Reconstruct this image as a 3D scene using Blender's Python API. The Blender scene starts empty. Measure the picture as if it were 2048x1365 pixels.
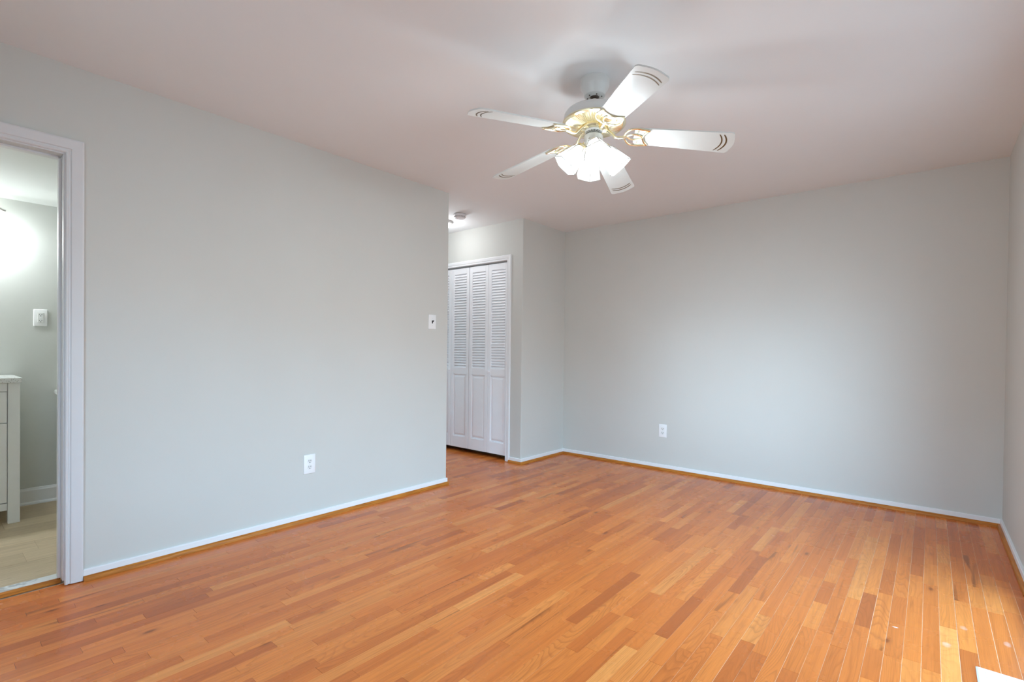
import bpy, bmesh, math, random
from mathutils import Vector, Matrix, Euler

sc = bpy.context.scene
COL = sc.collection
PI = math.pi

# ------------------------------------------------------------------ camera
# metres: x across the room from the long left wall, y towards the far wall, z up
CAM = Vector((3.106, 0.0, 1.129))
FPX, CY = 998.85, 711.85
yaw, pitch, roll = math.radians(39.943), math.radians(-0.585), math.radians(0.666)
cyw, syw = math.cos(yaw), math.sin(yaw)
fwd = Vector((-syw * math.cos(pitch), cyw * math.cos(pitch), math.sin(pitch)))
right = Vector((cyw, syw, 0.0))
up = right.cross(fwd)
r2 = right * math.cos(roll) + up * math.sin(roll)
u2 = -right * math.sin(roll) + up * math.cos(roll)
cd = bpy.data.cameras.new('camera')
cam = bpy.data.objects.new('camera', cd)
COL.objects.link(cam)
M = Matrix.Identity(4)
for i in range(3):
    M[i][0], M[i][1], M[i][2], M[i][3] = r2[i], u2[i], -fwd[i], CAM[i]
cam.matrix_world = M
cd.sensor_fit = 'HORIZONTAL'
cd.sensor_width = 36.0
cd.lens = 36.0 * FPX / 2048.0
cd.shift_y = (CY - 682.5) / 2048.0
cd.clip_start = 0.02
sc.camera = cam

# ------------------------------------------------------------------ view and sky
sc.view_settings.view_transform = 'Standard'
sc.view_settings.look = 'None'
sc.view_settings.gamma = 1.0
sc.view_settings.use_curve_mapping = False
sc.view_settings.exposure = 0.36
try:
    sc.cycles.max_bounces = 16
    sc.cycles.diffuse_bounces = 10
    sc.cycles.glossy_bounces = 6
    sc.cycles.transparent_max_bounces = 12
    sc.cycles.sample_clamp_indirect = 8.0
except Exception:
    pass

SKY = 13.2
GLOW = 36.0            # hazy bright patch of cloud round the low sun
world = bpy.data.worlds.new('daylight')
sc.world = world
world.use_nodes = True
wn, wl = world.node_tree.nodes, world.node_tree.links
wn.clear()
w_out = wn.new('ShaderNodeOutputWorld')
w_bg = wn.new('ShaderNodeBackground')
w_tc = wn.new('ShaderNodeTexCoord')
w_sep = wn.new('ShaderNodeSeparateXYZ')
w_map = wn.new('ShaderNodeMapRange')
w_map.inputs['From Min'].default_value = -1.0
w_map.inputs['From Max'].default_value = 1.0
w_rmp = wn.new('ShaderNodeValToRGB')
cr = w_rmp.color_ramp
cr.elements[0].position = 0.0
cr.elements[0].color = (0.06, 0.075, 0.085, 1)
cr.elements[1].position = 1.0
cr.elements[1].color = (0.18, 0.34, 0.52, 1)
for p_, c_ in ((0.30, (0.09, 0.115, 0.13, 1)), (0.48, (0.25, 0.31, 0.34, 1)), (0.575, (0.27, 0.35, 0.40, 1)), (0.62, (0.48, 0.81, 1.09, 1)), (0.72, (0.46, 0.78, 1.05, 1)), (0.85, (0.20, 0.36, 0.52, 1))):
    e = cr.elements.new(p_)
    e.color = c_
wl.new(w_tc.outputs['Generated'], w_sep.inputs[0])
wl.new(w_sep.outputs['Z'], w_map.inputs['Value'])
wl.new(w_map.outputs[0], w_rmp.inputs[0])
sun_az, sun_el = math.radians(-89.0), math.radians(6.0)
w_dot = wn.new('ShaderNodeVectorMath')
w_dot.operation = 'DOT_PRODUCT'
w_dot.inputs[1].default_value = (math.cos(sun_az) * math.cos(sun_el), math.sin(sun_az) * math.cos(sun_el), math.sin(sun_el))
wl.new(w_tc.outputs['Generated'], w_dot.inputs[0])
w_max = wn.new('ShaderNodeMath')
w_max.operation = 'MAXIMUM'
w_max.inputs[1].default_value = 0.0
wl.new(w_dot.outputs['Value'], w_max.inputs[0])
w_pow = wn.new('ShaderNodeMath')
w_pow.operation = 'POWER'
w_pow.inputs[1].default_value = 160.0
wl.new(w_max.outputs[0], w_pow.inputs[0])
w_bg.inputs['Strength'].default_value = SKY
wl.new(w_rmp.outputs[0], w_bg.inputs['Color'])
w_bg2 = wn.new('ShaderNodeBackground')
w_bg2.inputs['Color'].default_value = (0.60, 0.83, 1.04, 1)
w_gs = wn.new('ShaderNodeMath')
w_gs.operation = 'MULTIPLY'
w_gs.inputs[1].default_value = GLOW
wl.new(w_pow.outputs[0], w_gs.inputs[0])
wl.new(w_gs.outputs[0], w_bg2.inputs['Strength'])
w_add = wn.new('ShaderNodeAddShader')
wl.new(w_bg.outputs[0], w_add.inputs[0])
wl.new(w_bg2.outputs[0], w_add.inputs[1])
wl.new(w_add.outputs[0], w_out.inputs[0])

FAN_LIGHT = 7.8      # watts per bulb of the fan light kit
HALL_LIGHT = 4.2
BATH_LIGHT = 7.6

# room dimensions
H = 2.44
YA, YC, YB, XR, Y0 = 2.865, 3.861, 4.603, 3.487, -0.40
WT = 0.12
WIN_Y0, WIN_Y1, WIN_Z0, WIN_Z1 = 1.72, 3.28, 0.75, 2.02
GD_Z0, GD_Z1 = 0.02, 2.08       # sliding glass door in the right wall
REAR_X0, REAR_X1 = 1.15, 2.75

# ------------------------------------------------------------------ materials
def new_mat(name):
    m = bpy.data.materials.new(name)
    m.use_nodes = True
    return m, m.node_tree.nodes, m.node_tree.links, m.node_tree.nodes['Principled BSDF']

def pmat(name, color, rough=0.5, metal=0.0, bump=0.0, bscale=200.0, vary=0.0, vscale=6.0, spec=0.5, coat=0.0):
    m, n, l, b = new_mat(name)
    b.inputs['Roughness'].default_value = rough
    b.inputs['Metallic'].default_value = metal
    b.inputs['Specular IOR Level'].default_value = spec
    b.inputs['Coat Weight'].default_value = coat
    tc = n.new('ShaderNodeTexCoord')
    nz = n.new('ShaderNodeTexNoise')
    nz.inputs['Scale'].default_value = vscale
    nz.inputs['Detail'].default_value = 3.0
    l.new(tc.outputs['Object'], nz.inputs['Vector'])
    rp = n.new('ShaderNodeValToRGB')
    rp.color_ramp.elements[0].position = 0.3
    rp.color_ramp.elements[1].position = 0.7
    rp.color_ramp.elements[0].color = tuple(c * (1 - vary) for c in color) + (1,)
    rp.color_ramp.elements[1].color = tuple(min(1, c * (1 + vary)) for c in color) + (1,)
    l.new(nz.outputs['Fac'], rp.inputs[0])
    l.new(rp.outputs[0], b.inputs['Base Color'])
    if bump > 0:
        n2 = n.new('ShaderNodeTexNoise')
        n2.inputs['Scale'].default_value = bscale
        l.new(tc.outputs['Object'], n2.inputs['Vector'])
        bp = n.new('ShaderNodeBump')
        bp.inputs['Strength'].default_value = bump
        bp.inputs['Distance'].default_value = 0.002
        l.new(n2.outputs['Fac'], bp.inputs['Height'])
        l.new(bp.outputs[0], b.inputs['Normal'])
    return m

def emit_mat(name, color, strength, base=(0.9, 0.9, 0.9)):
    m, n, l, b = new_mat(name)
    b.inputs['Base Color'].default_value = base + (1,)
    b.inputs['Emission Color'].default_value = color + (1,)
    b.inputs['Emission Strength'].default_value = strength
    b.inputs['Roughness'].default_value = 0.35
    return m

M_WALL = pmat('greige wall paint', (0.612, 0.613, 0.583), 0.62, bump=0.08, bscale=350, vary=0.012, vscale=2.0, spec=0.3)
M_CEIL = pmat('flat ceiling paint', (0.79, 0.81, 0.825), 0.85, bump=0.06, bscale=260, vary=0.01, vscale=1.5, spec=0.2)
M_BATHCEIL = pmat('bathroom ceiling paint', (0.80, 0.82, 0.81), 0.8, bump=0.05, bscale=260, spec=0.2)
M_BATHWALL = pmat('bathroom wall paint', (0.61, 0.625, 0.60), 0.5, bump=0.05, bscale=350, vary=0.012, spec=0.35)
M_TRIM = pmat('white trim enamel', (0.83, 0.835, 0.85), 0.35, bump=0.03, bscale=120, vary=0.01)
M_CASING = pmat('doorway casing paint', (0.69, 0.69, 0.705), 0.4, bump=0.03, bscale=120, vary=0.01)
M_DOOR = pmat('white door enamel', (0.90, 0.91, 0.94), 0.38, bump=0.04, bscale=90, vary=0.012)
M_PLATE = pmat('white plastic', (0.86, 0.87, 0.88), 0.3, vary=0.01)
M_IVORY = pmat('receptacle plastic', (0.80, 0.81, 0.80), 0.35, vary=0.01)
M_SLOT = pmat('dark slot', (0.012, 0.012, 0.013), 0.6, vary=0.1)
M_TOGGLE = pmat('black toggle plastic', (0.018, 0.018, 0.022), 0.35, vary=0.1)
M_SCREW = pmat('painted screw', (0.72, 0.73, 0.72), 0.35, vary=0.02)
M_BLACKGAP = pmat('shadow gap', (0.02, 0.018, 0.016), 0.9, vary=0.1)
M_FANWHITE = pmat('fan white enamel', (0.67, 0.665, 0.65), 0.32, vary=0.01)
M_BLADE = pmat('pearl white blade', (0.63, 0.655, 0.64), 0.28, bump=0.05, bscale=60, vary=0.02, vscale=14, coat=0.15)
M_INLAY = pmat('bronze inlay', (0.13, 0.085, 0.035), 0.4, metal=0.3, vary=0.15, vscale=30)
M_BRASS = pmat('polished brass', (0.95, 0.86, 0.62), 0.24, metal=1.0, vary=0.05, vscale=40)
M_STEEL = pmat('bright steel', (0.62, 0.63, 0.62), 0.22, metal=1.0, vary=0.03)
M_NICKEL = pmat('brushed nickel', (0.55, 0.55, 0.53), 0.32, metal=1.0, vary=0.05, vscale=80)
M_CAME = pmat('grey metal came', (0.24, 0.225, 0.20), 0.5, vary=0.06)
M_BRONZE = pmat('dark hanger ball', (0.06, 0.035, 0.02), 0.4, vary=0.1)
M_SMOKE = pmat('detector plastic', (0.72, 0.70, 0.72), 0.45, vary=0.01)
M_RED = pmat('red indicator lens', (0.5, 0.03, 0.03), 0.3, vary=0.05)
M_VANITY = pmat('white vanity lacquer', (0.86, 0.88, 0.88), 0.4, vary=0.01)
M_PORC = pmat('porcelain', (0.86, 0.88, 0.86), 0.12, vary=0.005, coat=0.3)
def art_glass():
    m, n, l, b = new_mat('lit white art glass')
    b.inputs['Base Color'].default_value = (0.22, 0.22, 0.22, 1)
    b.inputs['Emission Color'].default_value = (0.90, 0.97, 1.0, 1)
    b.inputs['Emission Strength'].default_value = 1.5
    b.inputs['Roughness'].default_value = 0.35
    out = [x for x in n if x.type == 'OUTPUT_MATERIAL'][0]
    tr = n.new('ShaderNodeBsdfTransparent')
    mx = n.new('ShaderNodeMixShader')
    mx.inputs[0].default_value = 0.5
    l.new(tr.outputs[0], mx.inputs[1])
    l.new(b.outputs[0], mx.inputs[2])
    l.new(mx.outputs[0], out.inputs[0])
    return m
M_SHADE = art_glass()
M_BULB = emit_mat('frosted bulb', (0.93, 0.98, 1.0), 3.0)
M_DOME = emit_mat('lit hall dome glass', (0.97, 0.99, 1.0), 3.0)
M_VSHADE = emit_mat('lit vanity glass', (0.95, 1.0, 0.97), 8.0)

def glass_pane():
    m, n, l, b = new_mat('window pane glass')
    n.remove(b)
    out = [x for x in n if x.type == 'OUTPUT_MATERIAL'][0]
    tr = n.new('ShaderNodeBsdfTransparent')
    gl = n.new('ShaderNodeBsdfGlossy')
    gl.inputs['Roughness'].default_value = 0.02
    lw = n.new('ShaderNodeLayerWeight')
    lw.inputs['Blend'].default_value = 0.5
    pw = n.new('ShaderNodeMath')
    pw.operation = 'POWER'
    pw.inputs[1].default_value = 5.0
    l.new(lw.outputs['Facing'], pw.inputs[0])
    ma = n.new('ShaderNodeMath')
    ma.operation = 'MULTIPLY_ADD'
    ma.inputs[1].default_value = 0.9
    ma.inputs[2].default_value = 0.03
    l.new(pw.outputs[0], ma.inputs[0])
    mx = n.new('ShaderNodeMixShader')
    l.new(ma.outputs[0], mx.inputs[0])
    l.new(tr.outputs[0], mx.inputs[1])
    l.new(gl.outputs[0], mx.inputs[2])
    l.new(mx.outputs[0], out.inputs[0])
    return m
M_GLASS = glass_pane()

def speckle_mat(name, base, speck, scale, thr):
    m, n, l, b = new_mat(name)
    b.inputs['Roughness'].default_value = 0.2
    tc = n.new('ShaderNodeTexCoord')
    vo = n.new('ShaderNodeTexVoronoi')
    vo.inputs['Scale'].default_value = scale
    l.new(tc.outputs['Object'], vo.inputs['Vector'])
    rp = n.new('ShaderNodeValToRGB')
    rp.color_ramp.elements[0].position = thr
    rp.color_ramp.elements[1].position = thr + 0.06
    rp.color_ramp.elements[0].color = speck + (1,)
    rp.color_ramp.elements[1].color = base + (1,)
    l.new(vo.outputs['Distance'], rp.inputs[0])
    l.new(rp.outputs[0], b.inputs['Base Color'])
    return m
M_QUARTZ = speckle_mat('speckled quartz', (0.80, 0.82, 0.81), (0.28, 0.29, 0.28), 130.0, 0.22)

def marble_mat():
    m, n, l, b = new_mat('white marble')
    b.inputs['Roughness'].default_value = 0.25
    tc = n.new('ShaderNodeTexCoord')
    nz = n.new('ShaderNodeTexNoise')
    nz.inputs['Scale'].default_value = 9.0
    nz.inputs['Detail'].default_value = 8.0
    nz.inputs['Distortion'].default_value = 1.6
    l.new(tc.outputs['Object'], nz.inputs['Vector'])
    rp = n.new('ShaderNodeValToRGB')
    rp.color_ramp.elements[0].position = 0.42
    rp.color_ramp.elements[1].position = 0.52
    rp.color_ramp.elements[0].color = (0.52, 0.54, 0.55, 1)
    rp.color_ramp.elements[1].color = (0.80, 0.82, 0.82, 1)
    l.new(nz.outputs['Fac'], rp.inputs[0])
    l.new(rp.outputs[0], b.inputs['Base Color'])
    return m
M_MARBLE = marble_mat()

def math_node(n, l, op, a, b=None, c=None):
    m = n.new('ShaderNodeMath')
    m.operation = op
    for i, v in enumerate((a, b, c)):
        if v is None:
            continue
        if isinstance(v, (int, float)):
            m.inputs[i].default_value = v
        else:
            l.new(v, m.inputs[i])
    return m.outputs[0]

def mix_col(n, l, fac, a, b, blend='MIX'):
    m = n.new('ShaderNodeMix')
    m.data_type = 'RGBA'
    m.blend_type = blend
    for sock, v in ((m.inputs[0], fac), (m.inputs[6], a), (m.inputs[7], b)):
        if isinstance(v, (int, float)):
            sock.default_value = v
        elif isinstance(v, tuple):
            sock.default_value = v
        else:
            l.new(v, sock)
    return m.outputs[2]

def plank_mat(name, stops, grain_dark, rough, streak=1.0, knots=True, ringscale=1.0, scuffs=()):
    m, n, l, b = new_mat(name)
    at = n.new('ShaderNodeAttribute')
    at.attribute_name = 'plank'
    sp = n.new('ShaderNodeSeparateColor')
    l.new(at.outputs['Color'], sp.inputs[0])
    R, G, B = sp.outputs[0], sp.outputs[1], sp.outputs[2]
    tc = n.new('ShaderNodeTexCoord')
    xyz = n.new('ShaderNodeSeparateXYZ')
    l.new(tc.outputs['Object'], xyz.inputs[0])
    X, Y = xyz.outputs[0], xyz.outputs[1]
    ox = math_node(n, l, 'MULTIPLY_ADD', G, 37.0, X)
    oy = math_node(n, l, 'MULTIPLY_ADD', B, 53.0, Y)
    def coords(sx, sy, sz=None):
        c = n.new('ShaderNodeCombineXYZ')
        l.new(math_node(n, l, 'MULTIPLY', ox, sx), c.inputs[0])
        l.new(math_node(n, l, 'MULTIPLY', oy, sy), c.inputs[1])
        l.new(math_node(n, l, 'MULTIPLY', R, 17.0), c.inputs[2])
        return c.outputs[0]
    def noise(vec, scale, detail=3.0, dist=0.0):
        t = n.new('ShaderNodeTexNoise')
        t.inputs['Scale'].default_value = scale
        t.inputs['Detail'].default_value = detail
        t.inputs['Distortion'].default_value = dist
        l.new(vec, t.inputs['Vector'])
        return t.outputs['Fac']
    def ramp(v, pts):
        r = n.new('ShaderNodeValToRGB')
        el = r.color_ramp.elements
        el[0].position, el[0].color = pts[0]
        el[1].position, el[1].color = pts[-1]
        for p, c in pts[1:-1]:
            e = el.new(p)
            e.color = c
        l.new(v, r.inputs[0])
        return r.outputs[0]
    def g(v):
        return (v, v, v, 1)
    base = ramp(R, [(p, c + (1,)) for p, c in stops])
    # slow tone drift along one board
    drift = noise(coords(9.0, 0.9), 1.0, 2.0)
    base = mix_col(n, l, math_node(n, l, 'MULTIPLY', ramp(drift, [(0.35, g(0)), (0.75, g(1))]), 0.45), base, stops[1][1] + (1,))
    # cathedral rings: an elongated noise field cut in contour bands
    field = noise(coords(7.0 * ringscale, 0.75 * ringscale), 1.0, 1.5)
    bands = math_node(n, l, 'FRACT', math_node(n, l, 'MULTIPLY', field, 44.0))
    rings = ramp(bands, [(0.0, g(0.0)), (0.55, g(0.15)), (0.86, g(1.0)), (1.0, g(0.0))])
    rr = math_node(n, l, 'MULTIPLY', rings, ramp(G, [(0.0, g(0.06)), (0.6, g(0.22)), (1.0, g(0.42))]))
    base = mix_col(n, l, rr, base, grain_dark + (1,))
    # fine pores
    fine = noise(coords(260.0, 7.0), 1.0, 2.0)
    base = mix_col(n, l, math_node(n, l, 'MULTIPLY', ramp(fine, [(0.52, g(0)), (0.75, g(1))]), 0.28), base, grain_dark + (1,))
    mid = noise(coords(75.0, 1.1), 1.0, 3.0, 0.3)
    base = mix_col(n, l, math_node(n, l, 'MULTIPLY', ramp(mid, [(0.45, g(0)), (0.72, g(1))]), 0.30), base, grain_dark + (1,))
    # dark mineral streaks
    st = noise(coords(24.0, 1.3), 1.0, 2.5, 0.6)
    base = mix_col(n, l, math_node(n, l, 'MULTIPLY', ramp(st, [(0.665, g(0)), (0.76, g(1))]), 0.62 * streak), base, (grain_dark[0] * 0.42, grain_dark[1] * 0.42, grain_dark[2] * 0.55, 1))
    if knots:
        v = n.new('ShaderNodeTexVoronoi')
        v.inputs['Scale'].default_value = 1.0
        v.inputs['Randomness'].default_value = 1.0
        l.new(coords(6.0, 2.4), v.inputs['Vector'])
        kn = ramp(v.outputs['Distance'], [(0.0, g(1)), (0.035, g(0.9)), (0.065, g(0.25)), (0.12, g(0))])
        base = mix_col(n, l, math_node(n, l, 'MULTIPLY', kn, 0.75), base, (grain_dark[0] * 0.40, grain_dark[1] * 0.33, grain_dark[2] * 0.5, 1))
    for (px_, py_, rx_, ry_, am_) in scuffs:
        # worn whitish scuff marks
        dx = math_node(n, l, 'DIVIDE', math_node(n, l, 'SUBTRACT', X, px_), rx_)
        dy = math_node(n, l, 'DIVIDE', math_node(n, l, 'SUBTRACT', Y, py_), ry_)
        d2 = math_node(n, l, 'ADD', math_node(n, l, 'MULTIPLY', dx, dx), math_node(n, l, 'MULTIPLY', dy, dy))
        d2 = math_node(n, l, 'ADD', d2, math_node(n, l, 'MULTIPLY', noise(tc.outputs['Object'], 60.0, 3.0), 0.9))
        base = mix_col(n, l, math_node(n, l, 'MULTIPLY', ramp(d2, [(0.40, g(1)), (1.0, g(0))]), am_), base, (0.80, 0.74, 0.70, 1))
    l.new(base, b.inputs['Base Color'])
    rv = noise(tc.outputs['Object'], 3.5, 4.0)
    l.new(math_node(n, l, 'MULTIPLY_ADD', rv, 0.10, rough - 0.05), b.inputs['Roughness'])
    b.inputs['Specular IOR Level'].default_value = 0.42
    bp = n.new('ShaderNodeBump')
    bp.inputs['Strength'].default_value = 0.05
    bp.inputs['Distance'].default_value = 0.001
    l.new(fine, bp.inputs['Height'])
    l.new(bp.outputs[0], b.inputs['Normal'])
    return m

M_OAK = plank_mat('orange oak strip',
                  [(0.0, (0.43, 0.100, 0.022)), (0.12, (0.58, 0.142, 0.026)), (0.50, (0.71, 0.192, 0.035)),
                   (0.88, (0.77, 0.234, 0.047)), (1.0, (0.83, 0.305, 0.076))], (0.30, 0.068, 0.012), 0.27,
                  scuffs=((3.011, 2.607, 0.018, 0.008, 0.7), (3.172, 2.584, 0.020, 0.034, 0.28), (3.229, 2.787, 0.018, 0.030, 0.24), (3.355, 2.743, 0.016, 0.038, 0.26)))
M_VINYL = plank_mat('pale oak vinyl',
                    [(0.0, (0.52, 0.41, 0.27)), (0.2, (0.57, 0.45, 0.30)), (0.5, (0.63, 0.50, 0.34)),
                     (0.8, (0.68, 0.55, 0.38)), (1.0, (0.72, 0.60, 0.42))], (0.30, 0.22, 0.14), 0.45, streak=0.3, knots=False)
M_SEAM = pmat('pale seam filler', (0.78, 0.54, 0.36), 0.7, vary=0.15, vscale=25)  # pale tan strips in the gaps between floor boards
M_JOINT = pmat('dark butt joint', (0.09, 0.035, 0.014), 0.7, vary=0.2, vscale=25)

def shoe_mat():
    m, n, l, b = new_mat('orange shoe moulding wood')
    b.inputs['Roughness'].default_value = 0.42
    b.inputs['Specular IOR Level'].default_value = 0.25
    tc = n.new('ShaderNodeTexCoord')
    mp = n.new('ShaderNodeMapping')
    mp.inputs['Scale'].default_value = (1.0, 1.0, 30.0)
    nz = n.new('ShaderNodeTexNoise')
    nz.inputs['Scale'].default_value = 7.0
    nz.inputs['Detail'].default_value = 5.0
    l.new(tc.outputs['Object'], mp.inputs[0])
    l.new(mp.outputs[0], nz.inputs['Vector'])
    rp = n.new('ShaderNodeValToRGB')
    rp.color_ramp.elements[0].position = 0.35
    rp.color_ramp.elements[1].position = 0.7
    rp.color_ramp.elements[0].color = (0.36, 0.112, 0.012, 1)
    rp.color_ramp.elements[1].color = (0.60, 0.215, 0.030, 1)
    l.new(nz.outputs['Fac'], rp.inputs[0])
    l.new(rp.outputs[0], b.inputs['Base Color'])
    return m
M_SHOE = shoe_mat()

# ------------------------------------------------------------------ mesh helpers
def tag(o, label=None, cat=None, group=None, kind=None):
    if label: o['label'] = label
    if cat: o['category'] = cat
    if group: o['group'] = group
    if kind: o['kind'] = kind
    return o

def obj(name, bm, mats, parent=None, smooth=None, loc=None):
    me = bpy.data.meshes.new(name)
    bmesh.ops.recalc_face_normals(bm, faces=bm.faces)
    bm.to_mesh(me)
    bm.free()
    for m in (mats if isinstance(mats, (list, tuple)) else [mats]):
        me.materials.append(m)
    if smooth is not None:
        for p in me.polygons:
            p.use_smooth = True
        me.set_sharp_from_angle(angle=math.radians(smooth))
    o = bpy.data.objects.new(name, me)
    COL.objects.link(o)
    if parent is not None:
        o.parent = parent
    if loc is not None:
        o.location = loc
    return o

def empty(name, loc, rot=(0, 0, 0)):
    o = bpy.data.objects.new(name, None)
    o.empty_display_size = 0.05
    COL.objects.link(o)
    o.location = loc
    o.rotation_euler = rot
    return o

def box(bm, x0, x1, y0, y1, z0, z1, mat=0, bev=0.0, seg=2):
    vs = [bm.verts.new((x, y, z)) for x in (x0, x1) for y in (y0, y1) for z in (z0, z1)]
    q = [(0, 1, 3, 2), (4, 6, 7, 5), (0, 4, 5, 1), (2, 3, 7, 6), (0, 2, 6, 4), (1, 5, 7, 3)]
    fs = [bm.faces.new([vs[i] for i in f]) for f in q]
    for f in fs:
        f.material_index = mat
    if bev > 0:
        es = list({e for f in fs for e in f.edges})
        r = bmesh.ops.bevel(bm, geom=es, offset=bev, segments=seg, profile=0.5, affect='EDGES')
        for f in r['faces']:
            f.material_index = mat
    return fs

def poly_extrude(bm, pts, axis, a0, a1, mat=0):
    """pts in the plane normal to axis, in the order of the remaining axes"""
    def mk(p, a):
        if axis == 0: return (a, p[0], p[1])
        if axis == 1: return (p[0], a, p[1])
        return (p[0], p[1], a)
    A = [bm.verts.new(mk(p, a0)) for p in pts]
    B = [bm.verts.new(mk(p, a1)) for p in pts]
    fs = [bm.faces.new(A), bm.faces.new(B)]
    n = len(pts)
    for i in range(n):
        fs.append(bm.faces.new([A[i], A[(i + 1) % n], B[(i + 1) % n], B[i]]))
    for f in fs:
        f.material_index = mat
    return fs

def lathe(bm, prof, seg=48, mat=0, cap=True, center=(0, 0)):
    rings = []
    for r, z in prof:
        if r < 1e-6:
            rings.append([bm.verts.new((center[0], center[1], z))])
        else:
            rings.append([bm.verts.new((center[0] + r * math.cos(2 * PI * i / seg), center[1] + r * math.sin(2 * PI * i / seg), z)) for i in range(seg)])
    for a, b in zip(rings, rings[1:]):
        for i in range(seg):
            j = (i + 1) % seg
            if len(a) == 1 and len(b) == 1:
                continue
            if len(a) == 1:
                f = bm.faces.new([a[0], b[j], b[i]])
            elif len(b) == 1:
                f = bm.faces.new([a[i], a[j], b[0]])
            else:
                f = bm.faces.new([a[i], a[j], b[j], b[i]])
            f.material_index = mat
    if cap:
        for rg in (rings[0], rings[-1]):
            if len(rg) > 1:
                f = bm.faces.new(rg)
                f.material_index = mat

def tube(bm, pts, rad, seg=8, closed=False, mat=0, flat=1.0):
    pts = [Vector(p) for p in pts]
    n = len(pts)
    rings = []
    prev = None
    for i, p in enumerate(pts):
        if closed:
            t = pts[(i + 1) % n] - pts[i - 1]
        else:
            t = pts[min(i + 1, n - 1)] - pts[max(i - 1, 0)]
        t.normalize()
        ref = Vector((0, 0, 1)) if abs(t.z) < 0.95 else Vector((1, 0, 0))
        s = t.cross(ref).normalized()
        u = s.cross(t).normalized()
        if prev is not None and s.dot(prev) < 0:
            s, u = -s, -u
        prev = s
        rr = rad[i] if isinstance(rad, (list, tuple)) else rad
        rings.append([bm.verts.new(p + s * rr * math.cos(2 * PI * k / seg) + u * rr * flat * math.sin(2 * PI * k / seg)) for k in range(seg)])
    m = n if closed else n - 1
    for i in range(m):
        a, b = rings[i], rings[(i + 1) % n]
        for k in range(seg):
            f = bm.faces.new([a[k], a[(k + 1) % seg], b[(k + 1) % seg], b[k]])
            f.material_index = mat
    if not closed:
        for rg in (rings[0], rings[-1]):
            f = bm.faces.new(rg)
            f.material_index = mat

def smooth_pts(pts, k=6, closed=True):
    pts = [Vector(p) for p in pts]
    n = len(pts)
    out = []
    rng = range(n) if closed else range(n - 1)
    for i in rng:
        p0 = pts[(i - 1) % n] if closed or i > 0 else pts[0]
        p1, p2 = pts[i], pts[(i + 1) % n]
        p3 = pts[(i + 2) % n] if closed or i + 2 < n else pts[-1]
        for j in range(k):
            t = j / k
            out.append(0.5 * ((2 * p1) + (p2 - p0) * t + (2 * p0 - 5 * p1 + 4 * p2 - p3) * t * t + (3 * p1 - p0 - 3 * p2 + p3) * t ** 3))
    if not closed:
        out.append(pts[-1])
    return out

def bevel_vertical(bm, xy, off=0.006):
    es = []
    for e in bm.edges:
        a, b = e.verts
        if abs(a.co.x - b.co.x) < 1e-5 and abs(a.co.y - b.co.y) < 1e-5:
            for (x, y) in xy:
                if abs(a.co.x - x) < 1e-4 and abs(a.co.y - y) < 1e-4:
                    es.append(e)
    if es:
        bmesh.ops.bevel(bm, geom=es, offset=off, segments=3, profile=0.5, affect='EDGES')

# ------------------------------------------------------------------ setting: floors
random.seed(7)
PW = 0.0548
PHASE = 3.098 - 56 * PW

def plank_floor(name, x0, x1, yfun, pw, phase, lmin, lmax, gapfun, mats, zt=0.0, joint=0.0005):
    bm = bmesh.new()
    lay = bm.loops.layers.float_color.new('plank')
    i0 = math.floor((x0 - phase) / pw)
    i = i0
    TH = 0.004
    def quad(xa, xb, ya, yb, z, mat, col):
        f = bm.faces.new([bm.verts.new((xa, ya, z)), bm.verts.new((xb, ya, z)), bm.verts.new((xb, yb, z)), bm.verts.new((xa, yb, z))])
        f.material_index = mat
        for lp in f.loops:
            lp[lay] = col
        return f
    ya_all, yb_all = 1e9, -1e9
    while phase + i * pw < x1:
        xa, xb = phase + i * pw, phase + (i + 1) * pw
        i += 1
        xa_c, xb_c = max(xa, x0), min(xb, x1)
        if xb_c - xa_c < 0.002:
            continue
        ys, ye = yfun(0.5 * (xa_c + xb_c))
        ya_all, yb_all = min(ya_all, ys), max(yb_all, ye)
        y = ys - random.uniform(0, lmax * 0.8)
        g = gapfun(0.5 * (xa + xb)) * random.uniform(0.55, 1.35) * 0.5
        while y < ye:
            L = random.choice((random.uniform(lmin, lmax), random.uniform(lmin, lmax * 0.6)))
            a, b = max(y, ys), min(y + L, ye)
            y += L
            if b - a < 0.01:
                continue
            col = (random.random(), random.random(), random.random(), 1.0)
            dz = random.uniform(-0.00025, 0.00025)
            xl, xh, yl, yh = xa_c + g, xb_c - g, a + joint, b - joint
            quad(xl, xh, yl, yh, zt + dz, 0, col)
            # board edges
            for (p, q) in (((xl, yl), (xh, yl)), ((xh, yl), (xh, yh)), ((xh, yh), (xl, yh)), ((xl, yh), (xl, yl))):
                f = bm.faces.new([bm.verts.new((p[0], p[1], zt + dz)), bm.verts.new((q[0], q[1], zt + dz)),
                                  bm.verts.new((q[0], q[1], zt - TH)), bm.verts.new((p[0], p[1], zt - TH))])
                f.material_index = 0
                for lp in f.loops:
                    lp[lay] = col
            quad(xa_c + g, xb_c - g, b - joint * 1.6, b + joint * 1.6, zt - 0.0012, 2, col)
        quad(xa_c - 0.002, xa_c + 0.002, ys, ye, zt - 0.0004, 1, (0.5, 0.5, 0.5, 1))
    # sub-floor slab, with thickness
    return bm, lay, ya_all, yb_all

def slab(bm, lay, x0, x1, y0, y1, z0, z1, mat):
    n0 = len(bm.faces)
    box(bm, x0, x1, y0, y1, z0, z1, mat)
    bm.faces.ensure_lookup_table()
    for f in bm.faces[n0:]:
        for lp in f.loops:
            lp[lay] = (0.5, 0.5, 0.5, 1)

def smooth01(a, b, x):
    t = min(1, max(0, (x - a) / (b - a)))
    return t * t * (3 - 2 * t)

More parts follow.
